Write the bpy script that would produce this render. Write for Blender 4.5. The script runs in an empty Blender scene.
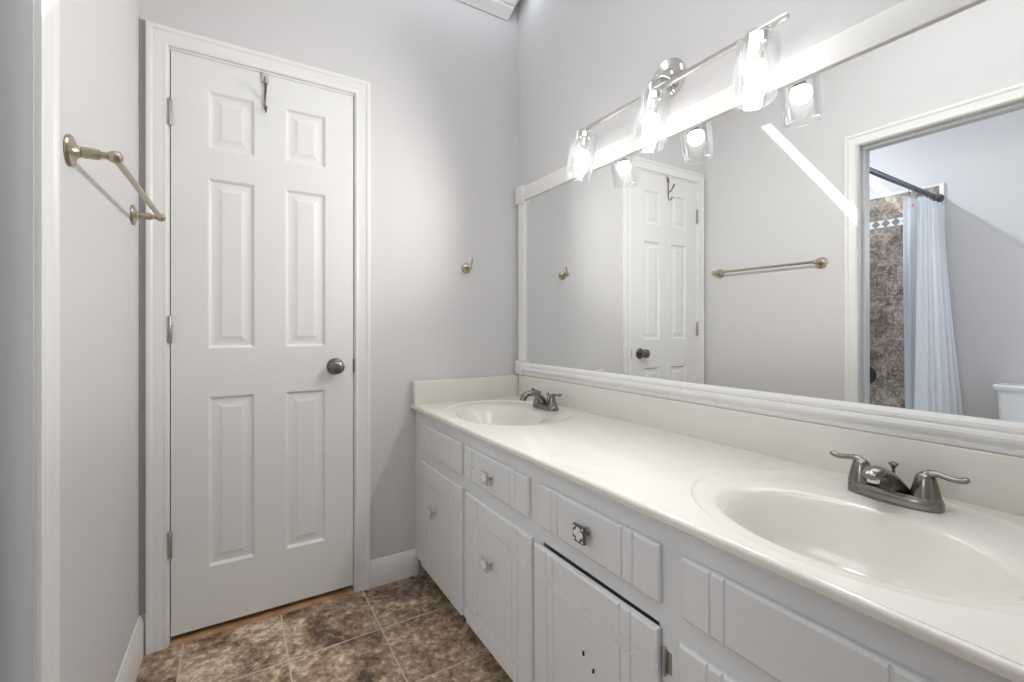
import bpy, bmesh, math, random
from mathutils import Vector, Matrix
random.seed(4)
PI = math.pi
sin, cos = math.sin, math.cos
sc = bpy.context.scene
COL = sc.collection

# ------------------------------------------------------------------ camera
F_PX, YAW, CY, HC = 453.68, 0.5486, 327.48, 1.102
cam_d = bpy.data.cameras.new('camera')
cam = bpy.data.objects.new('camera', cam_d)
COL.objects.link(cam)
cam.location = (0, 0, HC)
cam.rotation_euler = (PI / 2, 0, -YAW)
cam_d.sensor_width = 36.0
cam_d.lens = 36.0 * F_PX / 1024.0
cam_d.shift_y = (CY - 341.0) / 1024.0
cam_d.clip_start = 0.02
sc.camera = cam

# ------------------------------------------------------------------ view, world, lights
sc.view_settings.view_transform = 'Standard'
sc.view_settings.look = 'None'
sc.view_settings.gamma = 1.0
sc.view_settings.use_curve_mapping = False
sc.view_settings.exposure = -0.06
sc.cycles.max_bounces = 14
sc.cycles.diffuse_bounces = 6
sc.cycles.glossy_bounces = 6
sc.cycles.transparent_max_bounces = 24
sc.cycles.sample_clamp_indirect = 4.0

world = bpy.data.worlds.new('world')
sc.world = world
world.use_nodes = True
bg = world.node_tree.nodes['Background']
bg.inputs['Color'].default_value = (0.80, 0.89, 1.0, 1)
bg.inputs['Strength'].default_value = 0.35


def lamp(name, kind, loc, energy, color=(1, 1, 1), direction=None, **kw):
    d = bpy.data.lights.new(name, kind)
    d.energy = energy
    d.color = color
    for k, v in kw.items():
        setattr(d, k, v)
    o = bpy.data.objects.new(name, d)
    COL.objects.link(o)
    o.location = loc
    if direction is not None:
        o.rotation_euler = Vector(direction).to_track_quat('-Z', 'Y').to_euler()
    return o


SUN_DIR = (-2.0, -1.0, -1.55)
lamp('sun', 'SUN', (3, 3, 5), 4.6, (1.0, 0.97, 0.92), SUN_DIR, angle=0.006)
# fill lamps added out of view: behind the camera and under the vanity ceiling
lamp('entrance_fill', 'AREA', (0.42, -1.36, 1.35), 1.2, (0.95, 0.975, 1.0), (0, 1, 0.02), shape='RECTANGLE', size=1.3, size_y=1.9)
lamp('vanity_ceiling_fill', 'AREA', (0.45, 0.45, 2.72), 6.5, (1.0, 0.99, 0.975), (0, 0, -1), shape='RECTANGLE', size=0.9, size_y=1.2)
# fill lamp added beside the toilet, out of view, facing the vanity
lamp('shower_side_fill', 'AREA', (-1.87, 0.36, 1.6), 12.0, (0.95, 0.975, 1.0), (1, 0.06, -0.2), shape='RECTANGLE', size=0.45, size_y=0.9)
# sky light entering through the two roof slots
lamp('slot_skylight', 'AREA', (0.745, 1.79, 2.735), 1.3, (0.86, 0.93, 1.0), (0, 0, -1), shape='RECTANGLE', size=0.95, size_y=0.06)
lamp('slot_skylight', 'AREA', (-0.89, 1.885, 2.735), 25.0, (0.86, 0.93, 1.0), (0, 0, -1), shape='RECTANGLE', size=0.94, size_y=0.06)
lamp('shower_ceiling_fill', 'AREA', (-1.1, 0.6, 2.7), 2.0, (0.9, 0.95, 1.0), (0, 0, -1), shape='RECTANGLE', size=0.9, size_y=0.6)  # soft fill lamp added under the shower room ceiling, no fixture

# ------------------------------------------------------------------ dimensions
YB, XL, XR = 1.958, -0.274, 1.2302      # back wall, left wall at the back corner, right wall
ZC = 2.75                               # ceiling
YN = -1.4                               # wall behind the camera
XF = -1.90                              # far wall of the shower room
LROT = -0.0138                          # the left wall runs very slightly out of square


# ------------------------------------------------------------------ materials
def mat(name, color=(.8, .8, .8), rough=.5, metal=0.0, spec=.5, coat=0.0, **kw):
    m = bpy.data.materials.new(name)
    m.use_nodes = True
    b = m.node_tree.nodes['Principled BSDF']
    b.inputs['Base Color'].default_value = (*color, 1)
    b.inputs['Roughness'].default_value = rough
    b.inputs['Metallic'].default_value = metal
    b.inputs['Specular IOR Level'].default_value = spec
    b.inputs['Coat Weight'].default_value = coat
    m.diffuse_color = (*color, 1)
    return m


def nodes(m):
    return m.node_tree.nodes, m.node_tree.links, m.node_tree.nodes['Principled BSDF']


def add_bump(m, scale=120, strength=.1, dist=.002, detail=3, stretch=None):
    N, L, b = nodes(m)
    tc = N.new('ShaderNodeTexCoord')
    mp = N.new('ShaderNodeMapping')
    if stretch:
        mp.inputs['Scale'].default_value = stretch
    n = N.new('ShaderNodeTexNoise')
    n.inputs['Scale'].default_value = scale
    n.inputs['Detail'].default_value = detail
    bp = N.new('ShaderNodeBump')
    bp.inputs['Strength'].default_value = strength
    bp.inputs['Distance'].default_value = dist
    L.new(tc.outputs['Object'], mp.inputs['Vector'])
    L.new(mp.outputs['Vector'], n.inputs['Vector'])
    L.new(n.outputs['Fac'], bp.inputs['Height'])
    L.new(bp.outputs['Normal'], b.inputs['Normal'])
    return m


def add_mottle(m, c1, c2, scale=8, detail=6, lo=.3, hi=.7):
    N, L, b = nodes(m)
    tc = N.new('ShaderNodeTexCoord')
    n = N.new('ShaderNodeTexNoise')
    n.inputs['Scale'].default_value = scale
    n.inputs['Detail'].default_value = detail
    r = N.new('ShaderNodeValToRGB')
    r.color_ramp.elements[0].position = lo
    r.color_ramp.elements[1].position = hi
    r.color_ramp.elements[0].color = (*c1, 1)
    r.color_ramp.elements[1].color = (*c2, 1)
    L.new(tc.outputs['Object'], n.inputs['Vector'])
    L.new(n.outputs['Fac'], r.inputs['Fac'])
    L.new(r.outputs['Color'], b.inputs['Base Color'])
    return m


M = {}
M['wall'] = add_bump(mat('wall_paint', (.655, .645, .65), .55, spec=.3), 160, .12, .001)
M['ceil'] = mat('ceiling_paint', (.80, .80, .80), .8, spec=.2)
M['white'] = mat('white_trim_paint', (.80, .795, .78), .38, spec=.4)
M['door'] = add_bump(mat('white_door_paint', (.78, .775, .76), .42, spec=.4), 60, .06, .001, 4, (8, 8, .5))
M['cab'] = add_bump(mat('cabinet_paint', (.735, .745, .75), .42, spec=.4), 90, .05, .001)
M['jamb'] = mat('jamb_grey', (.54, .545, .55), .5, spec=.3)  # even grey, darker than the white trim
M['strip'] = mat('dark_grey_strip', (.36, .35, .345), .7)
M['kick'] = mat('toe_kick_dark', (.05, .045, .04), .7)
M['marble'] = add_mottle(mat('cultured_marble', (.8, .77, .69), .16, spec=.5, coat=.3), (.735, .705, .635), (.765, .74, .68), 5, 6)
M['nickel'] = add_bump(mat('brushed_nickel', (.47, .41, .315), .28, 1.0), 300, .05, .0005)
M['steel'] = mat('dark_brushed_nickel', (.25, .235, .21), .22, 1.0)
M['chrome'] = mat('chrome', (.74, .73, .71), .10, 1.0)
M['pewter'] = mat('dark_pewter', (.20, .195, .185), .30, 1.0)
M['hinge'] = mat('aged_steel', (.42, .41, .39), .42, .9)
M['wood'] = add_mottle(mat('bare_wood_threshold', (.5, .3, .15), .55), (.36, .19, .09), (.56, .35, .19), 14, 5)
M['mirror'] = mat('mirror_silver', (.93, .94, .935), .0, 1.0)
M['knobplate'] = mat('light_pewter', (.55, .54, .52), .4, .5)
M['black'] = mat('black_metal', (.015, .015, .015), .4)
M['dark'] = mat('dark_gap', (.03, .03, .03), .8)
M['hole'] = mat('chipped_screw_hole', (.03, .025, .02), .9)
M['petal'] = mat('white_enamel', (.82, .82, .80), .3)
M['ceramic'] = mat('white_vitreous_china', (.80, .81, .81), .12, coat=.3)
M['tub'] = mat('white_tub_enamel', (.8, .8, .79), .2)
M['rod'] = mat('dark_slate_rod', (.10, .115, .15), .35, .6)
M['red'] = mat('pink_printed_tag', (.75, .16, .25), .5)

# curtain cloth with a faint woven diamond pattern
m = mat('curtain_cloth', (.82, .84, .87), .75, spec=.2)
N, L, b = nodes(m)
tc = N.new('ShaderNodeTexCoord')
mp = N.new('ShaderNodeMapping')
mp.inputs['Rotation'].default_value = (0, PI / 4, 0)
mp.inputs['Scale'].default_value = (1, 0, 1)
ck = N.new('ShaderNodeTexChecker')
ck.inputs['Scale'].default_value = 95
ck.inputs['Color1'].default_value = (.90, .92, .95, 1)
ck.inputs['Color2'].default_value = (.84, .87, .91, 1)
L.new(tc.outputs['Object'], mp.inputs['Vector'])
L.new(mp.outputs['Vector'], ck.inputs['Vector'])
L.new(ck.outputs['Color'], b.inputs['Base Color'])
bp = N.new('ShaderNodeBump')
bp.inputs['Strength'].default_value = .3
bp.inputs['Distance'].default_value = .002
L.new(ck.outputs['Fac'], bp.inputs['Height'])
L.new(bp.outputs['Normal'], b.inputs['Normal'])
tl = N.new('ShaderNodeBsdfTranslucent')
L.new(ck.outputs['Color'], tl.inputs['Color'])
mx = N.new('ShaderNodeMixShader')
mx.inputs['Fac'].default_value = .35
L.new(b.outputs[0], mx.inputs[1])
L.new(tl.outputs[0], mx.inputs[2])
L.new(mx.outputs[0], N['Material Output'].inputs['Surface'])
M['curtain'] = m

# translucent liner
m = mat('liner_vinyl', (.80, .84, .88), .35)
N, L, b = nodes(m)
tr = N.new('ShaderNodeBsdfTransparent')
mx = N.new('ShaderNodeMixShader')
tl = N.new('ShaderNodeBsdfTranslucent')
tl.inputs['Color'].default_value = (.86, .89, .93, 1)
mt = N.new('ShaderNodeMixShader')
mt.inputs['Fac'].default_value = .5
L.new(b.outputs[0], mt.inputs[1])
L.new(tl.outputs[0], mt.inputs[2])
mx.inputs['Fac'].default_value = .8
out = N['Material Output']
L.new(tr.outputs[0], mx.inputs[1])
L.new(mt.outputs[0], mx.inputs[2])
L.new(mx.outputs[0], out.inputs['Surface'])
M['liner'] = m

# clear glass of the lamp shades: thin glass, clear face-on and glossy at the rims
m = bpy.data.materials.new('clear_shade_glass')
m.use_nodes = True
N, L = m.node_tree.nodes, m.node_tree.links
N.clear()
out = N.new('ShaderNodeOutputMaterial')
lw = N.new('ShaderNodeFresnel')
lw.inputs['IOR'].default_value = 1.45
gl = N.new('ShaderNodeBsdfGlossy')
gl.inputs['Roughness'].default_value = .0
gl.inputs['Color'].default_value = (.95, .97, .97, 1)
tr = N.new('ShaderNodeBsdfTransparent')
tr.inputs['Color'].default_value = (.99, .995, .995, 1)
df = N.new('ShaderNodeBsdfTranslucent')
df.inputs['Color'].default_value = (.9, .92, .92, 1)
m1 = N.new('ShaderNodeMixShader')
m1.inputs['Fac'].default_value = .002
m2 = N.new('ShaderNodeMixShader')
L.new(tr.outputs[0], m1.inputs[1])
L.new(df.outputs[0], m1.inputs[2])
pw = N.new('ShaderNodeMath')
pw.operation = 'MULTIPLY'
pw.inputs[1].default_value = .5
L.new(lw.outputs[0], pw.inputs[0])
L.new(pw.outputs[0], m2.inputs['Fac'])
L.new(m1.outputs[0], m2.inputs[1])
L.new(gl.outputs[0], m2.inputs[2])
L.new(m2.outputs[0], out.inputs['Surface'])
M['glass'] = m

m = bpy.data.materials.new('lit_bulb')
m.use_nodes = True
N, L = m.node_tree.nodes, m.node_tree.links
N.clear()
out = N.new('ShaderNodeOutputMaterial')
em = N.new('ShaderNodeEmission')
em.inputs['Color'].default_value = (1, .97, .92, 1)
em.inputs['Strength'].default_value = 7.0
em.inputs['Strength'].default_value = 38.0
tr = N.new('ShaderNodeBsdfTransparent')
mx = N.new('ShaderNodeMixShader')
mx.inputs['Fac'].default_value = .5
L.new(tr.outputs[0], mx.inputs[1])
L.new(em.outputs[0], mx.inputs[2])
L.new(mx.outputs[0], out.inputs['Surface'])
M['bulb'] = m
M['neck'] = mat('bulb_neck', (.16, .16, .155), .4)


# stone-look tiles with grout lines on a grid
def tile_mat(name, cols, axes, origin, size, grout, gw=.004, nscale=9.0, rough=.45, accent=None):
    m = mat(name, cols[1], rough)
    N, L, b = nodes(m)
    tc = N.new('ShaderNodeTexCoord')
    sp = N.new('ShaderNodeSeparateXYZ')
    L.new(tc.outputs['Object'], sp.inputs[0])

    def mth(op, a, bb=None, clamp=False):
        n = N.new('ShaderNodeMath')
        n.operation = op
        n.use_clamp = clamp
        for i, v in enumerate((a, bb)):
            if v is None:
                continue
            if isinstance(v, (int, float)):
                n.inputs[i].default_value = v
            else:
                L.new(v, n.inputs[i])
        return n.outputs[0]
    cells, masks = [], []
    for ax, o, s in zip(axes, origin, size):
        t = mth('DIVIDE', mth('SUBTRACT', sp.outputs[ax], o), s)
        cells.append(mth('FLOOR', t))
        fr = mth('FRACT', t)
        d = mth('MINIMUM', fr, mth('SUBTRACT', 1.0, fr))
        masks.append(mth('LESS_THAN', d, gw / 2 / s))
    g = mth('MAXIMUM', masks[0], masks[1])
    cmb = N.new('ShaderNodeCombineXYZ')
    L.new(cells[0], cmb.inputs[0])
    L.new(cells[1], cmb.inputs[1])
    wn = N.new('ShaderNodeTexWhiteNoise')
    L.new(cmb.outputs[0], wn.inputs['Vector'])
    sc_ = N.new('ShaderNodeVectorMath')
    sc_.operation = 'SCALE'
    sc_.inputs['Scale'].default_value = 7.0
    L.new(wn.outputs['Color'], sc_.inputs[0])
    av = N.new('ShaderNodeVectorMath')
    L.new(tc.outputs['Object'], av.inputs[0])
    L.new(sc_.outputs[0], av.inputs[1])
    n1 = N.new('ShaderNodeTexNoise')
    n1.inputs['Scale'].default_value = nscale
    n1.inputs['Detail'].default_value = 9
    n1.inputs['Roughness'].default_value = .68
    n1.inputs['Distortion'].default_value = .9
    L.new(av.outputs[0], n1.inputs['Vector'])
    n2 = N.new('ShaderNodeTexNoise')
    n2.inputs['Scale'].default_value = nscale * 8
    n2.inputs['Detail'].default_value = 6
    n2.inputs['Roughness'].default_value = .7
    L.new(av.outputs[0], n2.inputs['Vector'])
    f = mth('ADD', mth('MULTIPLY', n1.outputs['Fac'], .52), mth('MULTIPLY', n2.outputs['Fac'], .48))
    r = N.new('ShaderNodeValToRGB')
    els = r.color_ramp.elements
    while len(els) < len(cols):
        els.new(.5)
    for i, c in enumerate(cols):
        els[i].position = .41 + .18 * i / (len(cols) - 1)
        els[i].color = (*c, 1)
    L.new(f, r.inputs['Fac'])
    color = r.outputs['Color']
    mixg = N.new('ShaderNodeMix')
    mixg.data_type = 'RGBA'
    mixg.inputs['B'].default_value = (*grout, 1)
    L.new(g, mixg.inputs['Factor'])
    L.new(color, mixg.inputs['A'])
    color = mixg.outputs['Result']
    if accent:
        za, zb, per, lightc, darkc = accent
        zz = sp.outputs[axes[1]]
        inb = mth('MULTIPLY', mth('GREATER_THAN', zz, za), mth('LESS_THAN', zz, zb))
        ty = mth('FRACT', mth('DIVIDE', sp.outputs[axes[0]], per))
        dy = mth('ABSOLUTE', mth('SUBTRACT', ty, .5))
        tz = mth('DIVIDE', mth('SUBTRACT', zz, za), zb - za)
        dz = mth('ABSOLUTE', mth('SUBTRACT', tz, .5))
        dia = mth('LESS_THAN', mth('ADD', dy, dz), .44)
        edge = mth('MAXIMUM', mth('LESS_THAN', tz, .12), mth('GREATER_THAN', tz, .88))
        dk = mth('MAXIMUM', dia, edge)
        ma = N.new('ShaderNodeMix')
        ma.data_type = 'RGBA'
        ma.inputs['A'].default_value = (*lightc, 1)
        ma.inputs['B'].default_value = (*darkc, 1)
        L.new(dk, ma.inputs['Factor'])
        mb = N.new('ShaderNodeMix')
        mb.data_type = 'RGBA'
        L.new(inb, mb.inputs['Factor'])
        L.new(color, mb.inputs['A'])
        L.new(ma.outputs['Result'], mb.inputs['B'])
        color = mb.outputs['Result']
    L.new(color, b.inputs['Base Color'])
    bp = N.new('ShaderNodeBump')
    bp.inputs['Strength'].default_value = .35
    bp.inputs['Distance'].default_value = .003
    hh = mth('SUBTRACT', mth('MULTIPLY', n2.outputs['Fac'], .5), mth('MULTIPLY', g, .6))
    L.new(hh, bp.inputs['Height'])
    L.new(bp.outputs['Normal'], b.inputs['Normal'])
    return m


M['floor'] = tile_mat('stone_look_floor_tile',
                      [(.095, .057, .037), (.28, .185, .122), (.45, .33, .225), (.80, .64, .475)],
                      (0, 1), (.457, 1.665), (.305, .305), (.62, .52, .41), .0055, 5.0, .42)
M['tile'] = tile_mat('shower_wall_tile',
                     [(.085, .066, .05), (.19, .152, .12), (.31, .255, .21), (.47, .41, .36)],
                     (1, 2), (1.30, .957), (.335, .313), (.13, .115, .10), .003, 8.0, .35,
                     accent=(1.878, 1.953, .064, (.74, .73, .71), (.20, .19, .185)))


# ------------------------------------------------------------------ mesh helpers
class MB:
    """collects shapes for ONE mesh object"""

    def __init__(self):
        self.bm = bmesh.new()

    def face(self, vs):
        try:
            return self.bm.faces.new(vs)
        except ValueError:
            return None

    def box(self, a, b, bevel=0.0, seg=2):
        x0, y0, z0 = a
        x1, y1, z1 = b
        v = [self.bm.verts.new(p) for p in ((x0, y0, z0), (x1, y0, z0), (x1, y1, z0), (x0, y1, z0),
                                            (x0, y0, z1), (x1, y0, z1), (x1, y1, z1), (x0, y1, z1))]
        fs = [self.face([v[i] for i in q]) for q in
              ((0, 3, 2, 1), (4, 5, 6, 7), (0, 1, 5, 4), (1, 2, 6, 5), (2, 3, 7, 6), (3, 0, 4, 7))]
        if bevel:
            es = set(e for f in fs for e in f.edges)
            bmesh.ops.bevel(self.bm, geom=list(es), offset=bevel, segments=seg, affect='EDGES', profile=.6)
        return self

    def loft(self, rings, closed=True, caps=True):
        """rings: lists of points with equal count"""
        R = [[self.bm.verts.new(p) for p in r] for r in rings]
        n = len(R[0])
        for a, b in zip(R, R[1:]):
            for i in range(n if closed else n - 1):
                j = (i + 1) % n
                self.face([a[i], a[j], b[j], b[i]])
        if caps and closed:
            self.face(R[0][::-1])
            self.face(R[-1])
        return self

    def lathe(self, prof, center=(0, 0, 0), axis='Z', n=32, caps=True):
        """prof: (r, h) pairs; axis a letter or a Vector the h runs along"""
        ax = {'X': Vector((1, 0, 0)), 'Y': Vector((0, 1, 0)), 'Z': Vector((0, 0, 1))}.get(axis, axis) if isinstance(axis, str) else Vector(axis).normalized()
        q = ax.to_track_quat('Z', 'Y')
        c = Vector(center)
        rings = []
        for r, h in prof:
            r = max(r, 1e-5)
            rings.append([c + q @ Vector((r * cos(2 * PI * i / n), r * sin(2 * PI * i / n), h)) for i in range(n)])
        self.loft(rings, True, caps)
        return self

    def tube(self, pts, rad, n=12, flat=None, up=(0, 0, 1)):
        """tube through pts; rad a number or list; flat = list/number scaling the cross-section along up"""
        pts = [Vector(p) for p in pts]
        k = len(pts)
        rad = [rad] * k if isinstance(rad, (int, float)) else rad
        fl = [1.0] * k if flat is None else ([flat] * k if isinstance(flat, (int, float)) else flat)
        rings = []
        for i, p in enumerate(pts):
            t = (pts[min(i + 1, k - 1)] - pts[max(i - 1, 0)]).normalized()
            u = Vector(up)
            if abs(t.dot(u)) > .97:
                u = Vector((0, 1, 0)) if abs(t.y) < .9 else Vector((1, 0, 0))
            s = t.cross(u).normalized()
            w = s.cross(t).normalized()
            rings.append([p + s * rad[i] * cos(2 * PI * j / n) + w * rad[i] * fl[i] * sin(2 * PI * j / n) for j in range(n)])
        self.loft(rings)
        return self

    def sphere(self, c, r, n=20, scale=(1, 1, 1)):
        c = Vector(c)
        m_ = n // 2
        rings = []
        for i in range(m_ + 1):
            a = PI * i / m_
            rr, h = max(r * sin(a), 1e-5), -r * cos(a)
            rings.append([c + Vector((rr * cos(2 * PI * j / n) * scale[0], rr * sin(2 * PI * j / n) * scale[1], h * scale[2])) for j in range(n)])
        self.loft(rings)
        return self

    def sweep(self, path_fn, prof):
        """prof points (o,t) -> path_fn(o,t) gives a list of points: strip surfaces joined across the profile (closed)"""
        rows = [path_fn(o, t) for o, t in prof]
        V = [[self.bm.verts.new(p) for p in r] for r in rows]
        n = len(rows)
        for i in range(n):
            a, b = V[i], V[(i + 1) % n]
            for j in range(len(a) - 1):
                self.face([a[j], a[j + 1], b[j + 1], b[j]])
        self.face([r[0] for r in V][::-1])
        self.face([r[-1] for r in V])
        return self

    def build(self, name, material, parent=None, smooth=40, offset=None, recalc=True):
        bmesh.ops.remove_doubles(self.bm, verts=self.bm.verts, dist=1e-6)
        if recalc:
            bmesh.ops.recalc_face_normals(self.bm, faces=self.bm.faces)
        if offset is not None:
            bmesh.ops.translate(self.bm, verts=self.bm.verts, vec=-Vector(offset))
        me = bpy.data.meshes.new(name)
        self.bm.to_mesh(me)
        self.bm.free()
        me.materials.append(material)
        for p in me.polygons:
            p.use_smooth = True
        me.set_sharp_from_angle(angle=math.radians(smooth))
        o = bpy.data.objects.new(name, me)
        COL.objects.link(o)
        if parent is not None:
            o.parent = parent
        return o


def tag(o, label, cat, group=None):
    o['label'] = label
    o['category'] = cat
    if group:
        o['group'] = group
    return o


class Thing:
    """an Empty at the thing's base that parents its parts; part meshes are given in room coordinates"""

    def __init__(self, name, label, cat, origin, group=None, rotz=0.0, local=False):
        self.e = bpy.data.objects.new(name, None)
        self.e.empty_display_size = .05
        COL.objects.link(self.e)
        self.e.location = origin
        self.e.rotation_euler = (0, 0, rotz)
        if label:
            tag(self.e, label, cat, group)
        self.off = None if local else Vector(origin)

    def part(self, mb, name, material, smooth=40, parent=None, label=None, recalc=True):
        o = mb.build(name, material, parent or self.e, smooth, self.off, recalc)
        if label:
            o['label'] = label
        return o


def struct(o):
    o['kind'] = 'structure'
    return o


LEFT_O = (XL, YB, 0.0)


def on_left(o):
    """the left wall's own frame: x = distance into the room, y = distance along the wall from the back corner (negative)"""
    o.location = LEFT_O
    o.rotation_euler = (0, 0, LROT)
    return o


def L_(y):          # room y on the left wall -> its local y
    return y - YB


# ------------------------------------------------------------------ the shell
mb = MB()
mb.box((XF - .1, YN - .1, -.06), (XR + .12, YB + .12, 0))
struct(mb.build('floor', M['floor']))

DX0, DX1 = -.1886, .4205            # door leaf edges
DZ0, DZ1 = .031, 2.063
JO = .022                           # rough opening beyond leaf
mb = MB()
mb.box((XL - .02, YB, 0), (DX0 - JO, YB + .11, ZC))
mb.box((DX1 + JO, YB, 0), (XR + .1, YB + .11, ZC))
mb.box((DX0 - JO, YB, DZ1 + JO), (DX1 + JO, YB + .11, ZC))
struct(mb.build('wall_back', M['wall']))

mb = MB()
mb.box((XR, YN - .1, 0), (XR + .1, YB, ZC))
struct(mb.build('wall_right', M['wall']))

OY0, OY1, OZ = .33, 1.06, 2.036     # opening to the shower room
WT = .115
mb = MB()
mb.box((-WT, L_(OY1) + .019, 0), (0, 0, ZC))
mb.box((-WT, L_(YN), 0), (0, L_(OY0) - .019, ZC))
mb.box((-WT, L_(OY0) - .019, OZ + .019), (0, L_(OY1) + .019, ZC))
struct(on_left(mb.build('wall_left', M['wall'])))

# wall behind the camera with a wide entrance added to let fill light in
mb = MB()
mb.box((XF - .1, YN - .1, 0), (-.28, YN, ZC))
mb.box((1.12, YN - .1, 0), (XR, YN, ZC))
mb.box((-.28, YN - .1, 2.36), (1.12, YN, ZC))
struct(mb.build('wall_near', M['wall']))

# ceiling with two narrow glazed roof slots the sun comes through
def slot_y(x):
    return 1.819 - .0576 * (x - .27)


CX0, CX1 = XF - .1, XR + .1
S = [CX0, -1.36, -.42, .27, 1.225, CX1]
HW = .034
mb = MB()
for z0, z1 in ((ZC, ZC + .015),):
    def quad(xa, xb, ya, yb):
        ring0 = [(xa, ya(xa), z0), (xb, ya(xb), z0), (xb, yb(xb), z0), (xa, yb(xa), z0)]
        ring1 = [(p[0], p[1], z1) for p in ring0]
        mb.loft([ring0, ring1])
    lo = lambda x: YN - .1
    hi = lambda x: YB + .11
    sl = lambda x: slot_y(x) - HW
    sh = lambda x: slot_y(x) + HW
    for i in range(5):
        a, b_ = S[i], S[i + 1]
        if i in (1, 3):
            quad(a, b_, lo, sl)
            quad(a, b_, sh, hi)
        else:
            quad(a, b_, lo, hi)
struct(mb.build('ceiling', M['ceil']))

# shower room shell
mb = MB()
mb.box((XF - .1, YN, 0), (XF, YB, ZC))
struct(mb.build('wall_far', M['wall']))
mb = MB()
mb.box((XF - .1, YB, 0), (XL - .02, YB + .11, ZC))
struct(mb.build('wall_end', M['wall']))
mb = MB()
mb.box((XF, -.02, 0), (XL - WT - .02, .06, ZC))
struct(mb.build('wall_side', M['wall']))

# jamb lining of the opening
mb = MB()
for ya, yb in ((OY1, OY1 + .019), (OY0 - .019, OY0)):
    mb.box((-WT - .008, L_(ya), 0), (.0, L_(yb), OZ + .019))
mb.box((-WT - .008, L_(OY0), OZ), (.0, L_(OY1), OZ + .019))
mb.box((-.075, L_(OY1) - .011, 0), (-.04, L_(OY1), OZ))
mb.box((-.075, L_(OY0), 0), (-.04, L_(OY0) + .011, OZ))
mb.box((-.075, L_(OY0) + .011, OZ - .011), (-.04, L_(OY1) - .011, OZ))
struct(on_left(mb.build('trim_5', M['jamb'])))

CASING = [(0, 0), (0, .009), (.006, .0115), (.012, .0095), (.018, .0105), (.038, .013), (.044, .017), (.052, .018), (.056, .016), (.056, 0)]


def casing_left(o, t):
    y1, y0, zt = L_(OY1) + .005 + o, L_(OY0) - .005 - o, OZ + .005 + o
    return [(t, y1, 0), (t, y1, zt), (t, y0, zt), (t, y0, 0)]


mb = MB()
mb.sweep(casing_left, CASING)
struct(on_left(mb.build('trim_2', M['white'], None, 25)))

CASB = [(o * 1.06, t) for o, t in CASING]


def casing_back(o, t):
    x0, x1, zt = DX0 - .008 - o, DX1 + .008 + o, DZ1 + .012 + o
    return [(x0, YB - t, 0), (x0, YB - t, zt), (x1, YB - t, zt), (x1, YB - t, 0)]


mb = MB()
mb.sweep(casing_back, CASB)
struct(mb.build('trim_1', M['white'], None, 25))

# darker grey strip between the casing and the left corner
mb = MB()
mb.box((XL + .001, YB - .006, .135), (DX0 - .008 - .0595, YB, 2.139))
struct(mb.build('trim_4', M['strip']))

# crown moulding along the back wall, stopping short of the right wall
CROWN = [(0, 0), (.006, 0), (.008, .004), (.040, .040), (.042, .052), (.050, .054), (.052, .060), (.078, .088), (.082, .108), (0, .108)]
mb = MB()
mb.sweep(lambda o, t: [(XL, YB - o, 2.642 + t), (1.167 + o * .4, YB - o, 2.642 + t)], CROWN)
struct(mb.build('trim_3', M['white'], None, 25))

BASE = [(0, 0), (.013, 0), (.013, .088), (.009, .098), (.006, .108), (.004, .113), (0, .113)]
mb = MB()
mb.sweep(lambda o, t: [(DX1 + .008 + .0595, YB - o, t), (.70, YB - o, t)], BASE)
struct(mb.build('baseboard_back', M['white'], None, 25))
mb = MB()
mb.sweep(lambda o, t: [(o, L_(OY1) + .062, t * 1.18), (o, 0, t * 1.18)], BASE)
struct(on_left(mb.build('baseboard_left', M['white'], None, 25)))
mb = MB()
mb.sweep(lambda o, t: [(XF + o, .06, t * 1.1), (XF + o, 1.185, t * 1.1)], BASE)
struct(mb.build('baseboard_far', M['white'], None, 25))

# ------------------------------------------------------------------ six-panel door
door = Thing('door_1', None, None, (DX0, YB, DZ0))
struct(door.e)


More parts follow.
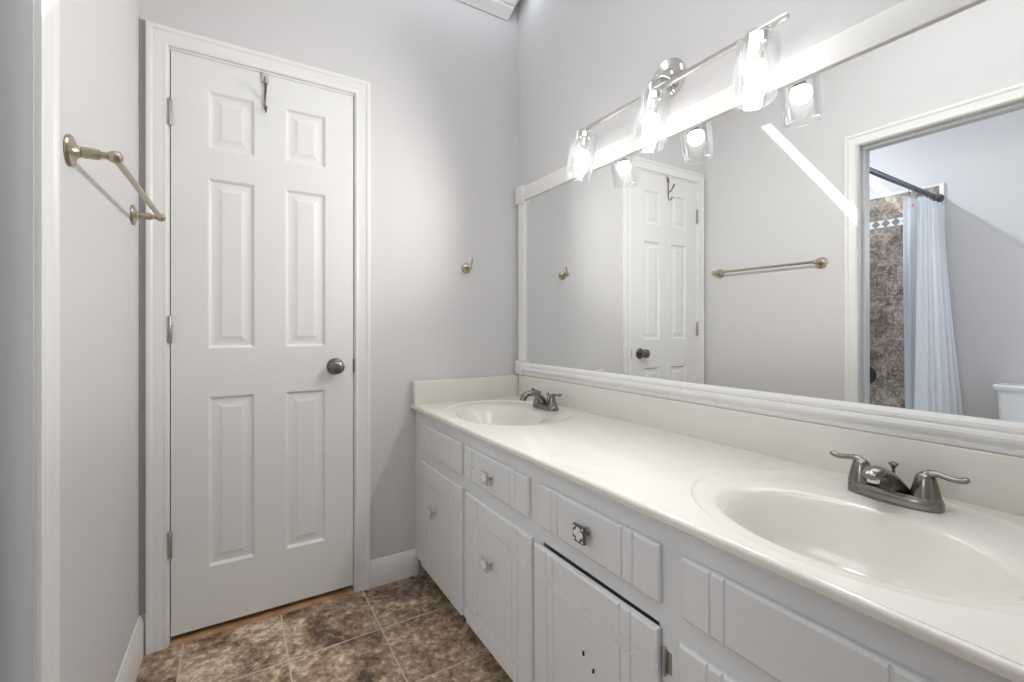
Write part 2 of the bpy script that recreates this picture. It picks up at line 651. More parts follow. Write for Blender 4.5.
def paneled_leaf(x0, x1, z0, z1, y, thick, panels, prof):
    """front face towards -y with moulded panels (xa, xb, za, zb); prof: (inset, depth)"""
    mb = MB()
    xs = sorted(set([x0, x1] + [p[0] for p in panels] + [p[1] for p in panels]))
    zs = sorted(set([z0, z1] + [p[2] for p in panels] + [p[3] for p in panels]))
    V = {}

    def v(x, z, yy=y):
        k = (round(x, 5), round(z, 5), round(yy, 5))
        if k not in V:
            V[k] = mb.bm.verts.new((x, yy, z))
        return V[k]
    for i in range(len(xs) - 1):
        for j in range(len(zs) - 1):
            xm, zm = (xs[i] + xs[i + 1]) / 2, (zs[j] + zs[j + 1]) / 2
            if any(p[0] < xm < p[1] and p[2] < zm < p[3] for p in panels):
                continue
            mb.face([v(xs[i], zs[j]), v(xs[i + 1], zs[j]), v(xs[i + 1], zs[j + 1]), v(xs[i], zs[j + 1])])
    for xa, xb, za, zb in panels:
        prev = None
        for ins, dep in prof:
            cur = [v(xa + ins, za + ins, y + dep), v(xb - ins, za + ins, y + dep), v(xb - ins, zb - ins, y + dep), v(xa + ins, zb - ins, y + dep)]
            if prev:
                for k in range(4):
                    mb.face([prev[k], prev[(k + 1) % 4], cur[(k + 1) % 4], cur[k]])
            prev = cur
        mb.face(prev)
    # back and sides
    yb = y + thick
    for (a, b2) in (((x0, z0), (x1, z0)), ((x1, z0), (x1, z1)), ((x1, z1), (x0, z1)), ((x0, z1), (x0, z0))):
        # subdivide sides on the grid lines so that the mesh stays closed
        pts = [a] + sorted([(x, zz) for x in xs for zz in zs if (a[0] == b2[0] == x and zz not in (a[1], b2[1])) or (a[1] == b2[1] == zz and x not in (a[0], b2[0]))],
                           key=lambda p: abs(p[0] - a[0]) + abs(p[1] - a[1])) + [b2]
        top = [v(p[0], p[1]) for p in pts]
        mb.face(top + [v(b2[0], b2[1], yb), v(a[0], a[1], yb)])
    mb.face([v(x0, z0, yb), v(x0, z1, yb), v(x1, z1, yb), v(x1, z0, yb)])
    return mb


PAN = []
for xa, xb in ((-.081, .064), (.168, .313)):
    for za, zb in ((.242, .853), (1.027, 1.638), (1.745, 1.952)):
        PAN.append((xa, xb, za, zb))
PROF = [(0, 0), (.003, .0015), (.010, .0085), (.016, .0095), (.020, .009), (.040, .003), (.042, .002)]
door.part(paneled_leaf(DX0, DX1, DZ0, DZ1, YB - .002, .035, PAN, PROF), 'door_panel', M['door'], 18)
# jamb (parts of the door unit)
mb = MB()
mb.box((DX0 - JO, YB, 0), (DX0 - .003, YB + .105, DZ1 + .003))
mb.box((DX1 + .003, YB, 0), (DX1 + JO, YB + .105, DZ1 + .003))
mb.box((DX0 - JO, YB, DZ1 + .003), (DX1 + JO, YB + .105, DZ1 + JO))
mb.box((DX0 - .003, YB + .036, 0), (DX0 + .010, YB + .07, DZ1 + .003))
mb.box((DX1 - .010, YB + .036, 0), (DX1 + .003, YB + .07, DZ1 + .003))
mb.box((DX0, YB + .036, DZ1 - .010), (DX1, YB + .07, DZ1 + .003))
door.part(mb, 'door_jamb', M['white'])
mb = MB()
mb.box((DX0 - JO, YB + .104, 0), (DX1 + JO, YB + .109, DZ1 + JO))
door.part(mb, 'dark_backing', M['dark'])  # dark sheet, the closet's darkness put into its colour
for zc in (1.846, 1.095, .352):
    mb = MB()
    mb.lathe([(0, -.047), (.004, -.047), (.0065, -.044), (.0065, .044), (.004, .047), (0, .047)], (DX0 - .002, YB - .010, zc), 'Z', 14)
    h = door.part(mb, 'hinge', M['hinge'])
    for s in (-.026, -.009, .009, .026):
        pass
    mb = MB()
    mb.box((DX0 - .014, YB - .0035, zc - .044), (DX0 - .002, YB, zc + .044))
    door.part(mb, 'hinge_leaf', M['hinge'], parent=h)
# knob
KX, KZ = .350, .944
mb = MB()
mb.lathe([(0, 0), (.0335, 0), (.0335, .004), (.030, .008), (.020, .011), (.0125, .014), (.011, .028), (.013, .033), (.021, .038), (.0265, .046),
          (.027, .053), (.024, .061), (.016, .067), (.006, .069), (0, .069)], (KX, YB - .002, KZ), (0, -1, 0), 36)
door.part(mb, 'door_knob', M['pewter'], 30, label='round dark pewter door knob')
mb = MB()
mb.box((DX1 - .001, YB - .0035, KZ - .028), (DX1 + .005, YB + .02, KZ + .028))
door.part(mb, 'latch_plate', M['pewter'])

# threshold
mb = MB()
mb.loft([[(DX0 - .002, YB - .010, 0), (DX0 - .002, YB - .006, .010), (DX0 - .002, YB + .09, .012), (DX0 - .002, YB + .09, 0)],
         [(DX1 + .002, YB - .010, 0), (DX1 + .002, YB - .006, .010), (DX1 + .002, YB + .09, .012), (DX1 + .002, YB + .09, 0)]])
tag(mb.build('threshold', M['wood']), 'bare brown wooden threshold strip on the floor under the white door', 'threshold')

# over-the-door hook
hk = Thing('door_hook', 'grey metal double hook hung over the top edge of the white door', 'hook', (.0975, YB - .006, 2.045))
HX = .0975
mb = MB()
mb.box((HX - .013, YB - .0065, 2.028), (HX + .013, YB - .003, DZ1 + .0015), .0008)
mb.box((HX - .013, YB - .0065, DZ1 + .0005), (HX + .013, YB + .036, DZ1 + .0022))
hk.part(mb, 'hanger_plate', M['hinge'])
mb = MB()
mb.tube([(HX, YB - .009, 2.05), (HX, YB - .009, 1.925), (HX + .002, YB - .013, 1.915), (HX + .002, YB - .023, 1.911), (HX + .002, YB - .033, 1.915), (HX + .002, YB - .041, 1.926)], [.0034, .0034, .0034, .0034, .0034, .0045], 10)
hk.part(mb, 'lower_hook', M['steel'])
mb = MB()
mb.tube([(HX, YB - .009, 1.965), (HX, YB - .022, 1.966), (HX, YB - .038, 1.978), (HX, YB - .055, 2.004)], [.0035, .004, .004, .0055], 10)
hk.part(mb, 'upper_hook', M['steel'])

# robe hook on the back wall
rh = Thing('robe_hook', 'small round brushed nickel robe hook on the grey wall right of the door', 'hook', (.940, YB, 1.385))
mb = MB()
mb.lathe([(0, 0), (.023, 0), (.0235, .004), (.020, .009), (.012, .013), (0, .014)], (.940, YB, 1.385), (0, -1, 0), 28)
rh.part(mb, 'rosette', M['nickel'])
mb = MB()
mb.lathe([(0, .010), (.009, .010), (.0085, .030), (.0105, .033), (.0105, .048), (.008, .052), (0, .053)], (.940, YB, 1.385), (0, -1, 0), 20)
mb.tube([(.944, YB - .044, 1.392), (.950, YB - .046, 1.410), (.952, YB - .046, 1.424)], [.004, .0038, .0045], 10)
rh.part(mb, 'peg', M['nickel'])

# ------------------------------------------------------------------ towel bar on the left wall (in the wall's own frame)
tb = Thing('towel_bar', 'brushed nickel towel bar with round wall rosettes on the left wall', 'towel bar', LEFT_O, rotz=LROT, local=True)
TY = (L_(1.236), L_(1.838))
TZ = 1.456
for ty in TY:
    mb = MB()
    mb.lathe([(0, 0), (.030, 0), (.0315, .003), (.030, .007), (.023, .0095), (.015, .013), (.011, .017), (0, .017)], (0, ty, TZ), 'X', 36)
    r = tb.part(mb, 'rosette', M['nickel'], 30)
    mb = MB()
    mb.lathe([(0, .012), (.0115, .012), (.0115, .018), (.010, .020), (.0115, .022), (.0105, .048), (.0085, .049), (.0072, .050), (.0072, .060), (.0095, .062), (.0125, .068), (.0130, .074), (.0105, .081), (.005, .085), (0, .086)], (0, ty, TZ), 'X', 28)
    tb.part(mb, 'post', M['nickel'], 30)
mb = MB()
mb.tube([(.071, TY[0], TZ), (.071, TY[1], TZ)], .0072, 18)
tb.part(mb, 'bar', M['nickel'])

# ------------------------------------------------------------------ vanity cabinet
CF = .690              # face-frame plane
FP = .676              # outer face of doors and drawer fronts
CY0, CY1 = .030, YB
vc = Thing('vanity_cabinet', 'long grey-white painted bathroom vanity cabinet with grooved doors and drawers', 'cabinet', (.95, .99, 0))
mb = MB()
# face frame with open bays, carcass panels
STILES = ((CY0, .14), (.525, .59), (.97, 1.035), (1.405, 1.465), (1.845, CY1))
for ya, yb in STILES:
    mb.box((CF, ya, .085), (CF + .02, yb, .742))
for (_, ya), (yb, _) in zip(STILES, STILES[1:]):
    for za, zb in ((.085, .098), (0.541 if ya < 1.0 and ya > .5 else .534, .592), (.690, .742)):
        mb.box((CF, ya, za), (CF + .02, yb, zb))
mb.box((CF + .02, CY0, .085), (XR, CY1, .10))
mb.box((CF + .02, CY0, .10), (XR, CY0 + .016, .63))
mb.box((CF + .02, .98, .10), (XR, .996, .60))
mb.box((XR - .012, CY0 + .016, .10), (XR, CY1, .60))
vc.part(mb, 'face_frame', M['cab'])
mb = MB()
mb.box((CF + .075, CY0 + .005, 0), (CF + .09, CY1, .085))
vc.part(mb, 'toe_kick', M['kick'])


def grooved(y0, y1, z0, z1, vg, hg, x=FP, thick=CF - FP, bev=.005, gd=.0038, gwd=.0030):
    """panel facing -x with V grooves along z at y = vg and along y at z = hg"""
    mb = MB()

    def lines(a, b, gs):
        c = [a, a + .0015, a + bev, b - bev, b - .0015, b]
        for g in gs:
            c += [g - gwd, g - gwd * .4, g + gwd * .4, g + gwd]
        return sorted(c)
    ys, zs = lines(y0, y1, vg), lines(z0, z1, hg)

    def dep(y, z):
        d = 0.0
        e = min(y - y0, y1 - y, z - z0, z1 - z)
        if e < bev - 1e-6:
            d = .0045 if e < 1e-6 else .0022
        for g in vg:
            if abs(y - g) < gwd * .8:
                d = max(d, gd)
        for g in hg:
            if abs(z - g) < gwd * .8:
                d = max(d, gd)
        return d
    G = [[mb.bm.verts.new((x + dep(y, z), y, z)) for z in zs] for y in ys]
    for i in range(len(ys) - 1):
        for j in range(len(zs) - 1):
            mb.face([G[i][j], G[i][j + 1], G[i + 1][j + 1], G[i + 1][j]])
    rim = [G[i][0] for i in range(len(ys))] + [G[-1][j] for j in range(1, len(zs))] + [G[i][-1] for i in range(len(ys) - 2, -1, -1)] + [G[0][j] for j in range(len(zs) - 2, 0, -1)]
    back = [mb.bm.verts.new((x + thick - .0005, v.co.y, v.co.z)) for v in rim]
    n = len(rim)
    for i in range(n):
        mb.face([rim[i], rim[(i + 1) % n], back[(i + 1) % n], back[i]])
    mb.face(back)
    return mb


def knob(parent, y, z, dark):
    """small square knob with a flower pattern on a short post"""
    mb = MB()
    mb.lathe([(0, 0), (.009, 0), (.0075, .004), (.006, .010), (.007, .018), (0, .019)], (FP, y, z), (-1, 0, 0), 16)
    h = .0190
    mb.box((FP - .026, y - h, z - h), (FP - .018, y + h, z + h), .002)
    k = vc.part(mb, 'knob', M['pewter'] if dark else M['knobplate'], parent=parent)
    mb = MB()
    for a in range(4):
        an = a * PI / 2
        dy, dz = cos(an) * .0090, sin(an) * .0090
        rings = []
        for rr, hh in ((1.0, 0), (.8, .0014), (.35, .002)):
            rings.append([(FP - .0258 - hh, y + dy + rr * .0074 * cos(t), z + dz + rr * .0074 * sin(t)) for t in [2 * PI * q / 14 for q in range(14)]])
        mb.loft(rings)
    for sy in (-1, 1):
        for sz in (-1, 1):
            c = (y + sy * .0138, z + sz * .0138)
            mb.loft([[(FP - .0258, c[0] + .0028 * u, c[1] + .0028 * w) for u, w in ((-1, -1), (1, -1), (1, 1), (-1, 1))],
                     [(FP - .0272, c[0] + .0018 * u, c[1] + .0018 * w) for u, w in ((-1, -1), (1, -1), (1, 1), (-1, 1))]])
    mb.lathe([(0, 0), (.0032, 0), (.0022, .0018), (0, .0022)], (FP - .0258, y, z), (-1, 0, 0), 12)
    vc.part(mb, 'knob_flower', M['petal'], parent=k)
    return k


def small_hinge(parent, y, z):
    mb = MB()
    mb.lathe([(0, -.022), (.0035, -.022), (.0042, -.02), (.0042, .02), (.0035, .022), (0, .022)], (CF - .006, y, z), 'Z', 10)
    mb.sphere((CF - .006, y, z + .024), .0035, 8)
    mb.sphere((CF - .006, y, z - .024), .0035, 8)
    mb.box((CF - .0025, y - .012 if y < .8 else y - .002, z - .020), (CF - .0005, y + .002 if y < .8 else y + .012, z + .020))
    return vc.part(mb, 'hinge', M['hinge'], parent=parent)


VG = (.058, .085)
FR = [(1.455, 1.852), (1.027, 1.425), (.582, .978), (.135, .532)]
DO = [(1.452, 1.858), (1.012, 1.412), (.580, .990), (.130, .537)]
for i, (ya, yb) in enumerate(FR):
    vg = [yb - VG[0], yb - VG[1], ya + VG[0] + .006, ya + VG[1] + .009]
    fr = vc.part(grooved(ya, yb, .584, .694, vg, []), 'drawer_front' if i in (1, 2) else 'false_drawer_front', M['cab'], 25)
    if i == 1:
        knob(fr, 1.233, .640, False)
        mb = MB()
        mb.lathe([(0, 0), (.0028, 0), (.002, .0006), (0, .0007)], (FP, 1.358, .636), (-1, 0, 0), 10)
        vc.part(mb, 'screw_hole', M['hole'], parent=fr)
    if i == 2:
        knob(fr, .783, .643, True)
for i, (ya, yb) in enumerate(DO):
    vg = [yb - VG[0], yb - VG[1], ya + VG[0] + .008, ya + VG[1] + .010]
    zt = .537
    hg = [zt - .067, zt - .085, .090 + .052, .090 + .070]
    if i == 0:
        hg = [zt - .067, zt - .080, .090 + .052, .090 + .066]
    pb = grooved(ya, yb, .090, zt, vg, hg)
    if i == 2:   # this door has sagged: its top leans out a little
        bmesh.ops.rotate(pb.bm, verts=pb.bm.verts, cent=(CF, ya, .09), matrix=Matrix.Rotation(math.radians(-.55), 3, 'Y') @ Matrix.Rotation(math.radians(-.4), 3, 'X'))
    dr = vc.part(pb, 'cabinet_door', M['cab'], 25)
    if i == 0:
        knob(dr, 1.690, .375, False)
    if i == 1:
        knob(dr, 1.233, .374, False)
    if i == 2:
        for yy, zz, tilt in ((.790, .366, .6), (.757, .347, -.7)):
            mb = MB()
            ring = [(FP - .0058 + (zz - .3) * -.002, yy + .0026 * cos(t) + .0012 * tilt * sin(t), zz + .0055 * sin(t)) for t in [2 * PI * q / 12 for q in range(12)]]
            mb.loft([ring, [(p[0] + .004, p[1], p[2]) for p in ring]])
            vc.part(mb, 'screw_hole', M['hole'], parent=dr)
    hy = {0: yb + .004, 1: yb + .004, 2: ya - .006, 3: yb + .004}[i]
    if i != 3:
        for hz in (.478, .150):
            small_hinge(dr, hy, hz)

# ------------------------------------------------------------------ cultured-marble top with two integral basins
ZT = .762
TX0, TX1 = .668, XR
TY0, TY1 = .012, YB
vt = Thing('marble_countertop', 'cream cultured marble vanity countertop with two oval basins on the grey cabinet', 'countertop', (.95, .99, ZT - .019))
BAS = [(.370,), (1.585,)]
OUT = (.945, .245, .290)       # outer dish ellipse: centre x, half x, half y
INN = (.905, .155, .218)       # bowl lip
NA = 96


ymid = .98
FRX = TX0 + .009            # flat top starts here, the rounded nose in front of it


def angles(cy, ya, yb):
    ts = [2 * PI * i / NA for i in range(NA)]
    for cxx in (FRX, TX1):
        for cyy in (ya, yb):
            t = math.atan2((cyy - cy) / OUT[2], (cxx - OUT[0]) / OUT[1]) % (2 * PI)
            i = min(range(NA), key=lambda q: abs(2 * PI * q / NA - t))
            ts[i] = t
    return ts


def ell(cx, cy, ax, ay, z, ts):
    return [(cx + ax * cos(t), cy + ay * sin(t), z) for t in ts]


mb = MB()
TS = []
for (cy,), (ya, yb) in zip(BAS, ((TY0, ymid), (ymid, TY1))):
    ts = angles(cy, ya, yb)
    TS.append(ts)
    inner = [mb.bm.verts.new(p) for p in ell(OUT[0], cy, OUT[1], OUT[2], ZT, ts)]
    ov = []
    for t in ts:
        dx, dy = OUT[1] * cos(t), OUT[2] * sin(t)
        k = min([(TX1 - OUT[0]) / dx if dx > 1e-9 else 1e9, (FRX - OUT[0]) / dx if dx < -1e-9 else 1e9,
                 (yb - cy) / dy if dy > 1e-9 else 1e9, (ya - cy) / dy if dy < -1e-9 else 1e9])
        ov.append(mb.bm.verts.new((OUT[0] + k * dx, cy + k * dy, ZT)))
    for i in range(NA):
        j = (i + 1) % NA
        mb.face([ov[i], ov[j], inner[j], inner[i]])
# nose
nose = [(FRX, ZT)]
for a in range(1, 7):
    t = a / 6 * PI / 2
    nose.append((FRX - .009 * sin(t), ZT - .009 + .009 * cos(t)))
nose += [(TX0, ZT - .016), (TX0 + .003, ZT - .019), (TX0 + .06, ZT - .019)]
mb.loft([[(x, y, z) for x, z in nose] for y in (TY1, ymid, TY0)], closed=False)
mb.loft([[(FRX, TY0, ZT), (FRX, TY0, ZT - .019)], [(TX1, TY0, ZT), (TX1, TY0, ZT - .019)]], closed=False)
top = vt.part(mb, 'slab', M['marble'], 30, recalc=False)

BP = []      # (mix 0..1 from outer to inner ellipse, depth) then bowl (scale, depth)
for s, d in ((0, 0), (.02, .0006), (.06, .0022), (.10, .0034), (.16, .0040), (.45, .0050), (.62, .0058), (.75, .0070), (.86, .0090), (.94, .0115), (1.0, .0145)):
    BP.append(('m', s, d))
for s, d in ((.965, .0200), (.93, .0275), (.89, .038), (.84, .053), (.775, .072), (.70, .092), (.60, .111), (.45, .122), (.28, .128), (.13, .131)):
    BP.append(('b', s, d))
for (cy,), ts in zip(BAS, TS):
    mb = MB()
    rings = []
    for k, s, d in BP:
        if k == 'm':
            r = ell(OUT[0] + (INN[0] - OUT[0]) * s, cy, OUT[1] + (INN[1] - OUT[1]) * s, OUT[2] + (INN[2] - OUT[2]) * s, ZT - d, ts)
        else:
            r = ell(INN[0] + (1 - s) * .02, cy, INN[1] * s, INN[2] * s, ZT - d, ts)
        rings.append(r)
    mb.loft(rings, True, False)
    bs = vt.part(mb, 'sink_basin', M['marble'], 80)
    mb = MB()
    mb.lathe([(.030, -.004), (.030, .003), (.026, .005), (.021, .004), (.0205, -.002), (.0195, -.002), (.018, .003), (.010, .006), (0, .006)], (INN[0] + .018, cy, ZT - .130), 'Z', 24, False)
    vt.part(mb, 'drain', M['chrome'], parent=bs)
SB = .866
mb = MB()
mb.box((XR - .020, TY0, ZT - .001), (XR - .001, TY1 - .0005, SB), .003)
vt.part(mb, 'backsplash', M['marble'])
mb = MB()
mb.box((TX0 + .004, TY1 - .040, ZT - .001), (XR - .021, TY1 - .0005, SB - .002), .003)
vt.part(mb, 'side_splash', M['marble'])


# ------------------------------------------------------------------ faucets
def plate(mb, cx, cy, ax, ay, z0, h, taper=.006, n=40, p=3.0):
    def ring(a, b2, z):
        out_ = []
        for i in range(n):
            t = 2 * PI * i / n
            c, s = cos(t), sin(t)
            out_.append((cx + a * abs(c) ** (2 / p) * (1 if c >= 0 else -1), cy + b2 * abs(s) ** (2 / p) * (1 if s >= 0 else -1), z))
        return out_
    mb.loft([ring(ax, ay, z0), ring(ax, ay, z0 + h * .55), ring(ax - taper * .4, ay - taper * .4, z0 + h * .8), ring(ax - taper, ay - taper, z0 + h)])


FX = 1.128
fz = ZT - .004


def lever_faucet(cy):
    t = Thing('faucet', 'brushed nickel faucet with two long levers behind the nearer basin', 'faucet', (FX, cy, fz))
    mb = MB()
    plate(mb, FX, cy - .002, .029, .0765, fz, .022, .005)
    t.part(mb, 'base_plate', M['steel'], 35)
    # low wedge spout
    mb = MB()
    st = [((FX + .010, fz + .018), .030, .40), ((FX - .008, fz + .029), .0285, .52), ((FX - .032, fz + .046), .0240, .70), ((FX - .058, fz + .060), .0205, .68),
          ((FX - .076, fz + .066), .0185, .62), ((FX - .090, fz + .065), .0170, .58), ((FX - .099, fz + .060), .0135, .5)]
    mb.tube([(p[0], cy, p[1]) for p, r, f in st], [r for p, r, f in st], 20, [f for p, r, f in st])
    sp_ = t.part(mb, 'spout', M['steel'], 50)
    mb = MB()
    mb.lathe([(0, 0), (.0105, 0), (.0115, .010), (0, .010)], (FX - .084, cy, fz + .048), 'Z', 18)
    t.part(mb, 'aerator', M['chrome'], parent=sp_)
    for s in (-1, 1):
        hy = cy + s * .052
        mb = MB()
        mb.lathe([(0, .018), (.0235, .018), (.0235, .022), (.0222, .027), (.0208, .036), (.0185, .046), (.0160, .055), (.0138, .061), (.009, .066), (0, .067)], (FX, hy, fz), 'Z', 28)
        h = t.part(mb, 'handle', M['steel'], 40)
        mb = MB()
        pts = [(FX, hy - s * .006, fz + .056), (FX + .001, hy + s * .006, fz + .066), (FX + .002, hy + s * .018, fz + .067), (FX + .003, hy + s * .031, fz + .064), (FX + .004, hy + s * .044, fz + .0625), (FX + .004, hy + s * .054, fz + .065), (FX + .004, hy + s * .059, fz + .068)]
        mb.tube(pts, [.010, .0095, .0080, .0074, .0078, .0080, .0055], 14, [.9, .8, .72, .7, .7, .75, .8])
        t.part(mb, 'lever', M['steel'], 60, parent=h)
    mb = MB()
    mb.tube([(FX + .025, cy + .006, fz + .018), (FX + .025, cy + .006, fz + .058)], .0028, 10)
    mb.lathe([(0, .060), (.004, .060), (.0055, .064), (.0085, .067), (.0085, .070), (.004, .072), (0, .072)], (FX + .025, cy + .006, fz - .004), 'Z', 16)
    t.part(mb, 'lift_rod', M['steel'])
    return t


def bell_faucet(cy):
    t = Thing('faucet', 'old brushed nickel faucet with arched spout at the far basin by the back wall', 'faucet', (FX, cy, fz))
    mb = MB()
    plate(mb, FX, cy, .027, .078, fz, .020, .006)
    t.part(mb, 'base_plate', M['steel'], 35)
    mb = MB()
    st = [((FX + .004, fz + .014), .0175), ((FX - .006, fz + .030), .0150), ((FX - .026, fz + .049), .0130), ((FX - .050, fz + .064), .0120), ((FX - .074, fz + .070), .0115),
          ((FX - .094, fz + .067), .0118), ((FX - .106, fz + .058), .0125), ((FX - .111, fz + .047), .0135), ((FX - .112, fz + .042), .0125)]
    mb.tube([(p[0], cy, p[1]) for p, r in st], [r for p, r in st], 18, up=(0, 1, 0))
    t.part(mb, 'spout', M['steel'], 50)
    for s in (-1, 1):
        hy = cy + s * .051
        mb = MB()
        mb.lathe([(0, .016), (.0225, .016), (.0225, .020), (.0200, .024), (.0165, .034), (.0125, .048), (.0115, .056), (.0125, .061), (.010, .067), (0, .069)], (FX, hy, fz), 'Z', 24)
        h = t.part(mb, 'handle', M['steel'], 40)
        mb = MB()
        mb.tube([(FX, hy, fz + .062), (FX + .001, hy + s * .016, fz + .066), (FX + .002, hy + s * .034, fz + .066), (FX + .003, hy + s * .046, fz + .068), (FX + .003, hy + s * .053, fz + .069)], [.007, .006, .0055, .008, .005], 12, [.9, .8, .8, .9, .9])
        t.part(mb, 'lever', M['steel'], 60, parent=h)
    mb = MB()
    mb.tube([(FX + .020, cy + .008, fz + .016), (FX + .020, cy + .008, fz + .056)], .0026, 8)
    mb.lathe([(0, .060), (.005, .061), (.0075, .066), (.005, .071), (0, .072)], (FX + .020, cy + .008, fz - .006), 'Z', 14)
    t.part(mb, 'lift_rod', M['steel'])
    return t


lever_faucet(.380)
bell_faucet(1.575)

# ------------------------------------------------------------------ framed wall mirror
MY0, MY1 = .02, 1.881
MZ0, MZ1 = .927, 1.732
wm = Thing('wall_mirror', 'wide mirror in a white moulded frame on the wall above the vanity', 'mirror', (XR, .99, SB))
mb = MB()
mb.box((XR - .0012, MY0 - .03, MZ0 - .03), (XR - .0004, MY1 + .03, MZ1 + .03))
wm.part(mb, 'mirror_glass', M['mirror'])


def rail(z0, prof, name):
    mb = MB()
    mb.sweep(lambda o, t: [(XR - o - .0013, MY0 - .04, z0 + t), (XR - o - .0013, MY1 + .012, z0 + t)], prof)
    return wm.part(mb, name, M['white'], 25)


rail(.8665, [(0, 0), (.010, 0), (.013, .003), (.014, .010), (.012, .014), (.016, .019), (.021, .024), (.023, .031), (.021, .038), (.017, .041), (.019, .046), (.018, .053), (.014, .058), (.008, .0605), (0, .0605)], 'bottom_rail')
rail(MZ1, [(0, 0), (.009, 0), (.010, .003), (.010, .064), (.008, .067), (0, .067)], 'top_rail')
mb = MB()
mb.sweep(lambda o, t: [(XR - o - .0013, MY1 + t, MZ0 + .01), (XR - o - .0013, MY1 + t, MZ1 - .005)], [(0, 0), (.008, 0), (.010, .003), (.012, .010), (.010, .016), (.012, .022), (.016, .034), (.015, .044), (.008, .047), (0, .047)])
wm.part(mb, 'side_rail', M['white'], 25)
for za, zb in ((.8680, .936), (1.718, 1.803)):
    mb = MB()
    mb.box((XR - .026, MY1 + .001, za), (XR - .0013, MY1 + .060, zb), .003)
    wm.part(mb, 'corner_block', M['white'])

# ------------------------------------------------------------------ three-lamp vanity light
vl = Thing('vanity_light', 'chrome bar wall light with three glass cylinder shades above the mirror', 'light fixture', (XR, 1.01, 1.85))
mb = MB()
mb.lathe([(0, 0), (.064, 0), (.065, .003), (.063, .016), (.059, .020), (.030, .022), (.026, .026), (0, .026)], (XR, 1.01, 1.922), (-1, 0, 0), 48)
vl.part(mb, 'canopy', M['chrome'], 30)
BX, BZ = 1.137, 1.853
mb = MB()
mb.tube([(XR - .022, 1.01, 1.918), (XR - .050, 1.01, 1.915), (XR - .074, 1.01, 1.900), (BX, 1.01, 1.878), (BX, 1.01, BZ)], [.011, .010, .009, .0085, .0085], 16, up=(0, 1, 0))
vl.part(mb, 'arm', M['chrome'])
mb = MB()
mb.box((BX - .008, .585, BZ - .006), (BX + .008, 1.362, BZ + .006), .0012)
vl.part(mb, 'bar', M['chrome'])
TILT = math.radians(10)
AXD = Vector((-sin(TILT), 0, -cos(TILT)))
for sy in (.655, .990, 1.325):
    base = Vector((BX, sy, BZ - .006))
    mb = MB()
    mb.lathe([(0, 0), (.013, 0), (.014, .004), (.021, .008), (.024, .012), (.024, .030), (.018, .036), (.0175, .060), (0, .060)], base, AXD, 28)
    so = vl.part(mb, 'socket', M['chrome'], 30)
    mb = MB()
    R = .0515
    mb.lathe([(.020, .010), (.036, .010), (.046, .0135), (R, .022), (R + .0005, .10), (R, .172), (R - .001, .1755), (R - .0035, .1765), (R - .006, .1745), (R - .0065, .168), (R - .0055, .10), (R - .006, .026),
              (.0435, .0185), (.036, .0145), (.020, .0145)], base, AXD, 40, False)
    vl.part(mb, 'glass_shade', M['glass'], 50, parent=so)
    mb = MB()
    mb.lathe([(.0120, .058), (.0130, .066), (.016, .074), (.0190, .081)], base, AXD, 28, False)
    bn = vl.part(mb, 'bulb_neck', M['neck'], 60, parent=so)
    mb = MB()
    mb.sphere((0, 0, 0), .0270, 28)
    bmesh.ops.translate(mb.bm, verts=mb.bm.verts, vec=base + AXD * .100)
    vl.part(mb, 'bulb', M['bulb'], 60, parent=so)
    c = base + AXD * .100
    lamp('bulb_light', 'SPOT', c, 29.0, (1.0, .97, .93), (-1, -.12, -.14), spot_size=math.radians(168), spot_blend=.5, shadow_soft_size=.022).data.cycles.use_multiple_importance_sampling = False

# ------------------------------------------------------------------ the shower room seen in the mirror
mb = MB()
mb.box((XF, 1.187, .40), (XF + .012, YB, 2.125))
struct(mb.build('wall_tile', M['tile']))
mb = MB()
mb.box((XF, 1.160, .40), (XF + .016, 1.187, 2.143), .003)
mb.box((XF, 1.187, 2.125), (XF + .016, YB, 2.143), .003)
struct(mb.build('trim_6', M['white']))

# bathtub along the end wall
bt = Thing('bathtub', 'white alcove bathtub along the shower room end wall behind the curtain', 'bathtub', (-1.1, 1.58, 0))
mb = MB()


def rrect(x0, x1, y0, y1, z, r, n=8):
    out_ = []
    for cxx, cyy, a0 in ((x1 - r, y1 - r, 0), (x0 + r, y1 - r, PI / 2), (x0 + r, y0 + r, PI), (x1 - r, y0 + r, 1.5 * PI)):
        for i in range(n + 1):
            a = a0 + PI / 2 * i / n
            out_.append((cxx + r * cos(a), cyy + r * sin(a), z))
    return out_


bx0, bx1, by0, by1 = XF + .014, XL - WT - .035, 1.205, YB - .002
mb.loft([rrect(bx0, bx1, by0, by1, 0, .02), rrect(bx0, bx1, by0, by1, .38, .02), rrect(bx0 + .004, bx1 - .004, by0 + .004, by1 - .004, .39, .02),
         rrect(bx0 + .07, bx1 - .07, by0 + .07, by1 - .06, .39, .12), rrect(bx0 + .08, bx1 - .08, by0 + .08, by1 - .07, .38, .12),
         rrect(bx0 + .12, bx1 - .14, by0 + .11, by1 - .10, .12, .12), rrect(bx0 + .17, bx1 - .2, by0 + .16, by1 - .15, .09, .10)])
bt.part(mb, 'shell', M['tub'], 40)

# curtain rod
cr = Thing('curtain_rod', 'dark metal shower curtain rod across the shower opening', 'curtain rod', (-1.15, 1.19, 2.035))
mb = MB()
mb.tube([(XF + .022, 1.19, 2.035), (XL - WT - .03, 1.19, 2.035)], .0165, 18)
cr.part(mb, 'rod', M['rod'])
for xx, dx in ((XF + .016, 1), (XL - WT - .022, -1)):
    mb = MB()
    mb.lathe([(0, 0), (.032, 0), (.031, .008), (.022, .014), (.018, .030), (0, .030)], (xx, 1.19, 2.035), (dx, 0, 0), 24)
    cr.part(mb, 'rod_flange', M['rod'])


